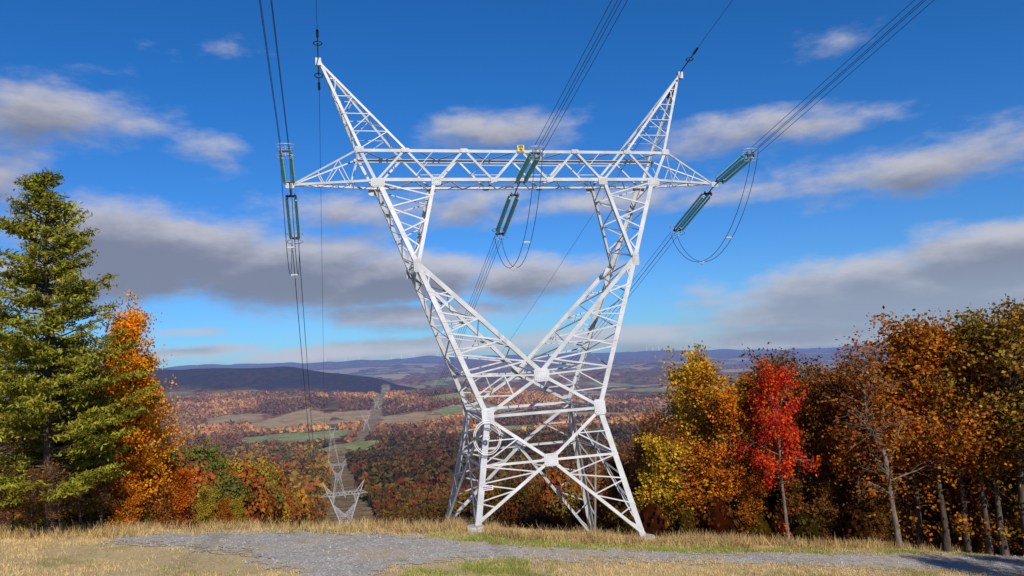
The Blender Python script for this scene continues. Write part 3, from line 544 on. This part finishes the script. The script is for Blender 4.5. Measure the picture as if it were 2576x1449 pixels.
plant(1,bx(310,55),55,5.5,(.24,.26,.03),'young pine sapling among orange trees',name='pine_tree',con=True,group=GP)
plant(1,bx(400,57),57,3.4,(.24,.26,.03),'young pine sapling among orange trees',name='pine_tree',con=True,group=GP)
G3='bright trees beside the clearing'
for px,y,h,c,v,w in [(325,56,16.3,(.74,.30,.016),5,.9),(390,58,13.4,(.72,.31,.018),5,.95),(440,64,6.5,ORG,2,1),(255,60,13,ORG,0,1),(470,62,5.0,(.50,.13,.014),7,1),(530,66,3.8,YGR,7,1),(590,72,3.2,ORD,7,1),(620,76,3.4,YGR,7,1),(430,57,4.5,RUST,7,1),(345,54,5.,ORG,7,1),(140,54,8,BRN,6,1),(60,50,6,BRN,6,1.2),(230,51,6,BRN,6,1.2),(180,49,5,BRN,6,1.3),(110,48,4.5,BRN,6,1.3),(20,48,5,BRN,6,1.3),(280,52,5.5,BRN,6,1.2),(170,62,13,BRN,0,1),(300,66,13,ORD,1,1)]:
    plant(v,bx(px,y),y,h,c,'leafy orange autumn tree beside a pine' if v==5 else ('leafless brushy thicket tree' if v==6 else 'small colourful autumn tree on the slope'),wide=w,group=G3)
# ------------------------------------------------------------------ forest mass
def template(R,n,size):
    d=R.normal(size=(n,3)); d/=np.linalg.norm(d,axis=1)[:,None]; d[:,2]=np.abs(d[:,2])*1.0-.25*(R.random(n)<.5)
    lump=1+.28*np.sin(d[:,0]*5+R.uniform(0,6))*np.sin(d[:,1]*5+R.uniform(0,6)); C=d*(R.uniform(.68,1.1,n)*lump)[:,None]*np.array([1,1,1.05])
    nrm=d+R.normal(0,.5,(n,3)); nrm/=np.linalg.norm(nrm,axis=1)[:,None]; t=np.cross(nrm,R.normal(size=(n,3))); t/=np.linalg.norm(t,axis=1)[:,None]; u=np.cross(nrm,t); s=size*R.uniform(.6,1.3,n)[:,None]
    V=np.stack([C-t*s,C-u*s*.7,C+t*s,C+u*s*.7],1).reshape(-1,3); Q=np.arange(4*n).reshape(-1,4)
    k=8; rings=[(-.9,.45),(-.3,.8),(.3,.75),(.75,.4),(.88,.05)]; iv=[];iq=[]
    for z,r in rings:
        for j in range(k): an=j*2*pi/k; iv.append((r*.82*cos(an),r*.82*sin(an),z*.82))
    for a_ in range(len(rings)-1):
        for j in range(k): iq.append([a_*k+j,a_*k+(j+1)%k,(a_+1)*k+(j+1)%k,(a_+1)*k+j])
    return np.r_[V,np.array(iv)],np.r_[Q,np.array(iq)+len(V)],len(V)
palm=np.array([(.36,.14,.022),(.31,.11,.02),(.26,.088,.02),(.34,.18,.025),(.22,.13,.025),(.13,.09,.022),(.08,.065,.02),(.27,.09,.02),(.20,.08,.024),(.36,.15,.022)])
LEFTP=[(.38,.15,.02),(.30,.10,.02),(.24,.085,.02),(.36,.20,.025),(.22,.18,.03),(.32,.23,.03),(.13,.13,.025),(.32,.07,.02)]
def mass(name,y0,y1,sp,r,n,size,tmin,tmax,label,seed,hh,dark=1.,under=False,sig=1.3):
    R=np.random.default_rng(seed); T=[template(R,n,size) for _ in range(5)]
    ys=[];xs_=[]; y=y0
    while y<y1:
        xx=np.arange(tmin*y,tmax*y,sp); xs_.append(xx+R.uniform(-.45,.45,len(xx))*sp); ys.append(y+R.uniform(-.45,.45,len(xx))*sp); y+=sp*.95
    x=np.concatenate(xs_);y=np.concatenate(ys)
    if not under:
        cl=.969*x+.247*y-14.7; lat=np.abs(cl)
        ok=(lat>(25+10*(fbm(x/30,y/30,2,3)-.4)))
        ok&=~((np.abs(x+463+.145*(y-2010))<30)&(y>1950)&(y<5000))
        ok&=~((y<112)&(x>8)&(x<110)) ; ok&=~((y<92)&(x>-40)); ok&=~((y<76)&(x<=-40))
        for fx,fy,rx,ry,k in FIELDS: ok&=((x-fx)/rx)**2+((y-fy)/ry)**2>1.15
        ok&=~((np.abs(x+.232*y)<60)&(y>1780)&(y<2100))
        x=x[ok];y=y[ok]
    z=H(x,y); m=len(x); Vs=[];Qs=[];Cs=[];off=0
    fb=fbm(x/60,y/60,3,15); fd=fbm(x/150,y/150,2,19); fl=fbm(x/420,y/350,3,23); cl=.969*x+.247*y-14.7
    for i in range(m):
        V,Q,nl=T[R.integers(5)]; s=r*R.uniform(.6,1.25); an=R.uniform(0,6.28); c,s_=cos(an),sin(an)
        hgt=hh*R.uniform(.65,1.15)*(1-.35*(y[i]<140)*(cl[i]<0)); X=V*s; X=np.c_[X[:,0]*c-X[:,1]*s_,X[:,0]*s_+X[:,1]*c,X[:,2]*R.uniform(1.,1.6)]
        X+=v3(x[i],y[i],z[i]+hgt-s); Vs.append(X);Qs.append(Q+off);off+=len(V)
        ci=palm[int(np.clip(R.normal(fb[i]*9,sig),0,9))] if R.random()<.9 else palm[R.integers(10)]
        dk=dark
        if y0>2000: ci=lerp(ci,(.29,.125,.042),.65)*(.45+1.0*ss(.32,.58,fl[i]))
        if not under and y[i]>150 and y[i]<2300 and cl[i]>0: dk=dark*.5*(.5+1.2*fd[i])  # cloud shadow right of the corridor, painted by darkening crown colours
        if not under and cl[i]<0 and y[i]<500:
            ci=np.array(LEFTP[R.integers(8)])
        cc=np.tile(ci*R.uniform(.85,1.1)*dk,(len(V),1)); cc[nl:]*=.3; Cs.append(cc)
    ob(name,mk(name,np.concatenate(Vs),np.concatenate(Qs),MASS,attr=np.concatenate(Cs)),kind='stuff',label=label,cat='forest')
mass('forest',76,210,5.8,3.5,950,.075,-.62,.3,'dense autumn forest canopy covering the steep slope',51,10.5,1.1)
mass('forest',210,420,6.6,4.2,320,.15,-.55,.45,'dense autumn forest canopy on the slope',54,12,1.)
mass('forest',420,900,9.5,6.0,120,.28,-.55,.45,'autumn forest canopy on the lower slope',52,13.5,.95)
mass('forest',900,2300,15,9.5,30,.52,-.52,.45,'autumn woods rolling across the valley',53,13.5,.95,sig=.8)
mass('forest',2300,4500,25,14.,10,.6,-.46,.40,'autumn woods on the far side of the valley',56,10,1.4,sig=.8)
mass('undergrowth',57,112,2.4,1.5,120,.10,.14,.85,'brown brush and saplings beneath the trees',55,3.0,.32,True)
# ------------------------------------------------------------------ grass
def grass(name,n,region,h0,h1,w,pal_,label,seed,blades=7,thr=.36,mrg=-.15):
    R=np.random.default_rng(seed); x,y=region(R,n); d=fbm(x/2.2,y/2.2,3,61); ok=(~inroad(x,y,mrg))&(d+R.uniform(-.15,.15,len(x))>thr)&((~baredirt(x,y))|(R.random(len(x))<.12)); x,y=x[ok],y[ok]; n=len(x)
    k=blades; X=np.repeat(x,k)+R.normal(0,.15,n*k);Y=np.repeat(y,k)+R.normal(0,.15,n*k); Z=H(X,Y)-.03
    h=np.repeat(R.uniform(h0,h1,n),k)*R.uniform(.5,1.1,n*k); an=R.uniform(0,pi,n*k); wv=np.c_[np.cos(an),np.sin(an),np.zeros(n*k)]*w/2
    le=R.normal(0,.4,(n*k,2))*h[:,None]; B=np.c_[X,Y,Z]; Tp=B+np.c_[le,h]
    V=np.stack([B-wv,B+wv,Tp+wv*.2,Tp-wv*.2],1).reshape(-1,3); Q=np.arange(4*n*k).reshape(-1,4)
    c=pal_(R,n,x,y); c=np.repeat(np.repeat(c,k,0),4,0)
    ob(name,mk(name,V,Q,GRASSM,attr=c),kind='stuff',label=label,cat='grass')
def gold(R,n,x,y):
    c=np.array([.78,.58,.27])*R.uniform(.75,1.12,n)[:,None]; g=(fbm(x/4,y/4,3,71)+R.normal(0,.06,n))>.58; c[g]=np.array([.30,.32,.08]); b=R.random(n)<.12; c[b]=np.array([.44,.29,.15]); return c
def reg(x0,x1,y0,y1): return lambda R,n:(R.uniform(x0,x1,n),R.uniform(y0,y1,n))
grass('dry_grass',60000,reg(-42,48,25,58),.06,.26,.03,gold,'short golden dry grass around the gravel track',81,blades=6,thr=.30)
yt=lambda x:np.interp(x,top[:,0],top[:,1])
yb=lambda x:np.interp(x,bot[:,0],bot[:,1])
def crest(R,n):
    x=R.uniform(-42,40,n); return x,np.where(x<-2,R.uniform(47.5,56,n),yt(x)+R.uniform(1.2,5,n))
grass('tall_dry_grass',9500,crest,.25,.9,.035,lambda R,n,x,y:np.where((R.random(n)<.35)[:,None],np.array([.36,.22,.11]),np.array([.66,.48,.21]))*R.uniform(.7,1.2,n)[:,None],'tall straw coloured grass along the hill crest',82,thr=.42)
def green(R,n):
    x=R.uniform(-6,34,n); return x,yt(x)+R.uniform(-.8,2.2,n)
grass('green_grass',14000,green,.06,.24,.035,lambda R,n,x,y:np.where((fbm(x/2.5,y/1.5,3,91)+R.normal(0,.08,n)>.50)[:,None],np.array([.52,.44,.17]),np.array([.31,.36,.08]))*R.uniform(.7,1.3,n)[:,None],'fresh green grass verge at the edge of the track',83,mrg=-.6,thr=.40)
def green2(R,n):
    x=R.uniform(-9,0,n); return x,yb(x)+R.uniform(-3.5,.4,n)
grass('green_grass',4000,green2,.06,.2,.035,lambda R,n,x,y:np.array([.32,.37,.08])*R.uniform(.7,1.3,n)[:,None],'patch of fresh green grass beside the gravel',84,mrg=-.3,thr=.45)
def edge(R,n):
    x=R.uniform(-24,40,n); s=R.random(n)<.5; return x,np.where(s,yt(x)+R.normal(0,.7,n),yb(x)+R.normal(0,1.2,n))
grass('weedy_verge',7000,edge,.05,.17,.03,gold,'straggly dry grass creeping onto gravel edges',85,thr=.3,mrg=-1.6)
# ------------------------------------------------------------------ sky + light
SA=radians(20); SE=radians(34)
sd=v3(sin(SA)*cos(SE),-cos(SA)*cos(SE),sin(SE))
l=bpy.data.lights.new('sun','SUN'); l.energy=4.8; l.angle=radians(.5); l.color=(1,.92,.80); lo=bpy.data.objects.new('sun',l); link(lo); lo.rotation_euler=Vector(sd).to_track_quat('Z','Y').to_euler()
w=bpy.data.worlds.new('World'); scene.world=w; w.use_nodes=True; nt=w.node_tree; nt.nodes.clear()
gt=bpy.data.node_groups.new('cloud_density','ShaderNodeTree'); gt.interface.new_socket('Vector',in_out='INPUT',socket_type='NodeSocketVector'); gt.interface.new_socket('Density',in_out='OUTPUT',socket_type='NodeSocketFloat')
gi=gt.nodes.new('NodeGroupInput');go=gt.nodes.new('NodeGroupOutput')
mp=N(gt,'ShaderNodeMapping'); mp.inputs['Scale'].default_value=(4.2,10.,1); gt.links.new(gi.outputs[0],mp.inputs[0])
nA=N(gt,'ShaderNodeTexNoise'); nA.inputs['Scale'].default_value=2.2; nA.inputs['Detail'].default_value=9; nA.inputs['Roughness'].default_value=.59; gt.links.new(mp.outputs[0],nA.inputs['Vector'])
def skyd(px,py): r=ray(px,py); return atan2(r[0],r[1]),atan2(r[2],hypot(r[0],r[1]))
blobs=[(110,275,250,80,.95),(10,440,100,75,.9),(525,385,105,56,.7),(560,110,200,90,.22),(260,590,220,90,1.5),(430,640,300,115,1.8),(700,680,340,100,1.9),(1000,705,330,80,1.8),(200,700,220,80,1.7),(1330,700,260,65,1.4),(880,530,270,50,.85),(1150,520,260,55,.85),(1500,510,380,42,.75),(1260,330,250,55,.85),(1900,330,270,55,.95),(2330,420,290,70,1.05),(2120,90,200,110,.2),(2250,720,440,85,1.7),(2500,640,280,75,1.6),(2050,790,360,50,1.5),(2560,760,320,90,1.5),(1800,500,180,34,.85),(1050,790,340,42,1.3),(500,885,220,16,1.2),(1000,880,500,30,1.5),(1500,850,460,34,1.3),(2000,850,460,40,1.4),(480,835,90,12,.8),(1800,760,140,18,.7)]
acc=None
for px,py,rx,ry,st in blobs:
    a_,e_=skyd(px,py); s=N(gt,'ShaderNodeVectorMath',operation='SUBTRACT'); s.inputs[1].default_value=(a_,e_,0); gt.links.new(gi.outputs[0],s.inputs[0])
    mu=N(gt,'ShaderNodeVectorMath',operation='MULTIPLY'); mu.inputs[1].default_value=(F/rx,F/ry,0); gt.links.new(s.outputs[0],mu.inputs[0])
    le=N(gt,'ShaderNodeVectorMath',operation='LENGTH'); gt.links.new(mu.outputs[0],le.inputs[0])
    v=math_(gt,'MULTIPLY_ADD',le.outputs['Value'],-max(st,.8)*.95,st*1.0)
    acc=v if acc is None else math_(gt,'MAXIMUM',acc,v)
D=math_(gt,'ADD',math_(gt,'MAXIMUM',acc,-1.2),math_(gt,'MULTIPLY_ADD',nA.outputs[0],2.3,-1.2)); gt.links.new(D,go.inputs[0])
tc=N(nt,'ShaderNodeTexCoord'); sp=N(nt,'ShaderNodeSeparateXYZ'); nt.links.new(tc.outputs['Generated'],sp.inputs[0])
az=math_(nt,'ARCTAN2',sp.outputs[0],sp.outputs[1]); el=math_(nt,'ARCSINE',sp.outputs[2])
def dens(de,da=0):
    cb=N(nt,'ShaderNodeCombineXYZ'); nt.links.new(math_(nt,'ADD',az,da),cb.inputs[0]); nt.links.new(math_(nt,'ADD',el,de),cb.inputs[1])
    g=N(nt,'ShaderNodeGroup'); g.node_tree=gt; nt.links.new(cb.outputs[0],g.inputs[0]); return g.outputs[0]
d0=dens(0); d1=dens(.022,.007)
alpha=math_(nt,'MULTIPLY',ramp(nt,d0,-.18,.85),.93)
shade=ramp(nt,d1,-.35,1.2)
ccol=mixc(nt,shade,(5.4,5.4,6.0),(2.1,2.3,3.05))
ccol=mixc(nt,math_(nt,'SUBTRACT',1.,ramp(nt,el,.02,.10)),ccol,mixc(nt,.4,ccol,(4.0,5.0,6.8)))
sky=N(nt,'ShaderNodeTexSky'); sky.sky_type='NISHITA'; sky.sun_disc=False; sky.sun_elevation=SE; sky.sun_rotation=radians(160); sky.air_density=1.; sky.dust_density=.3; sky.ozone_density=2.5; sky.altitude=600
tc_=mixc(nt,ramp(nt,el,0.,.42),(.30,.62,1.10),(.15,.62,1.15))
tint=mixc(nt,1.,sky.outputs[0],tc_,'MULTIPLY')
fin=mixc(nt,alpha,tint,ccol)
bg=N(nt,'ShaderNodeBackground'); bg.inputs[1].default_value=.1; nt.links.new(fin,bg.inputs[0]); wo=N(nt,'ShaderNodeOutputWorld'); nt.links.new(bg.outputs[0],wo.inputs[0])
# ------------------------------------------------------------------ camera
cd=bpy.data.cameras.new('camera'); cam=bpy.data.objects.new('camera',cd); link(cam); scene.camera=cam
cd.sensor_width=36; cd.lens=36*F/2576; cd.clip_start=.1; cd.clip_end=90000
fwd=v3(0,cos(PITCH),sin(PITCH)); up0=v3(0,-sin(PITCH),cos(PITCH)); rt0=v3(1,0,0)
rt=rt0*cos(ROLL)-up0*sin(ROLL); up=rt0*sin(ROLL)+up0*cos(ROLL)
M=Matrix((( rt[0],up[0],-fwd[0],0),(rt[1],up[1],-fwd[1],0),(rt[2],up[2],-fwd[2],0),(0,0,0,1))); cam.matrix_world=M
scene.view_settings.view_transform='Standard'; scene.view_settings.look='None'; scene.view_settings.exposure=0
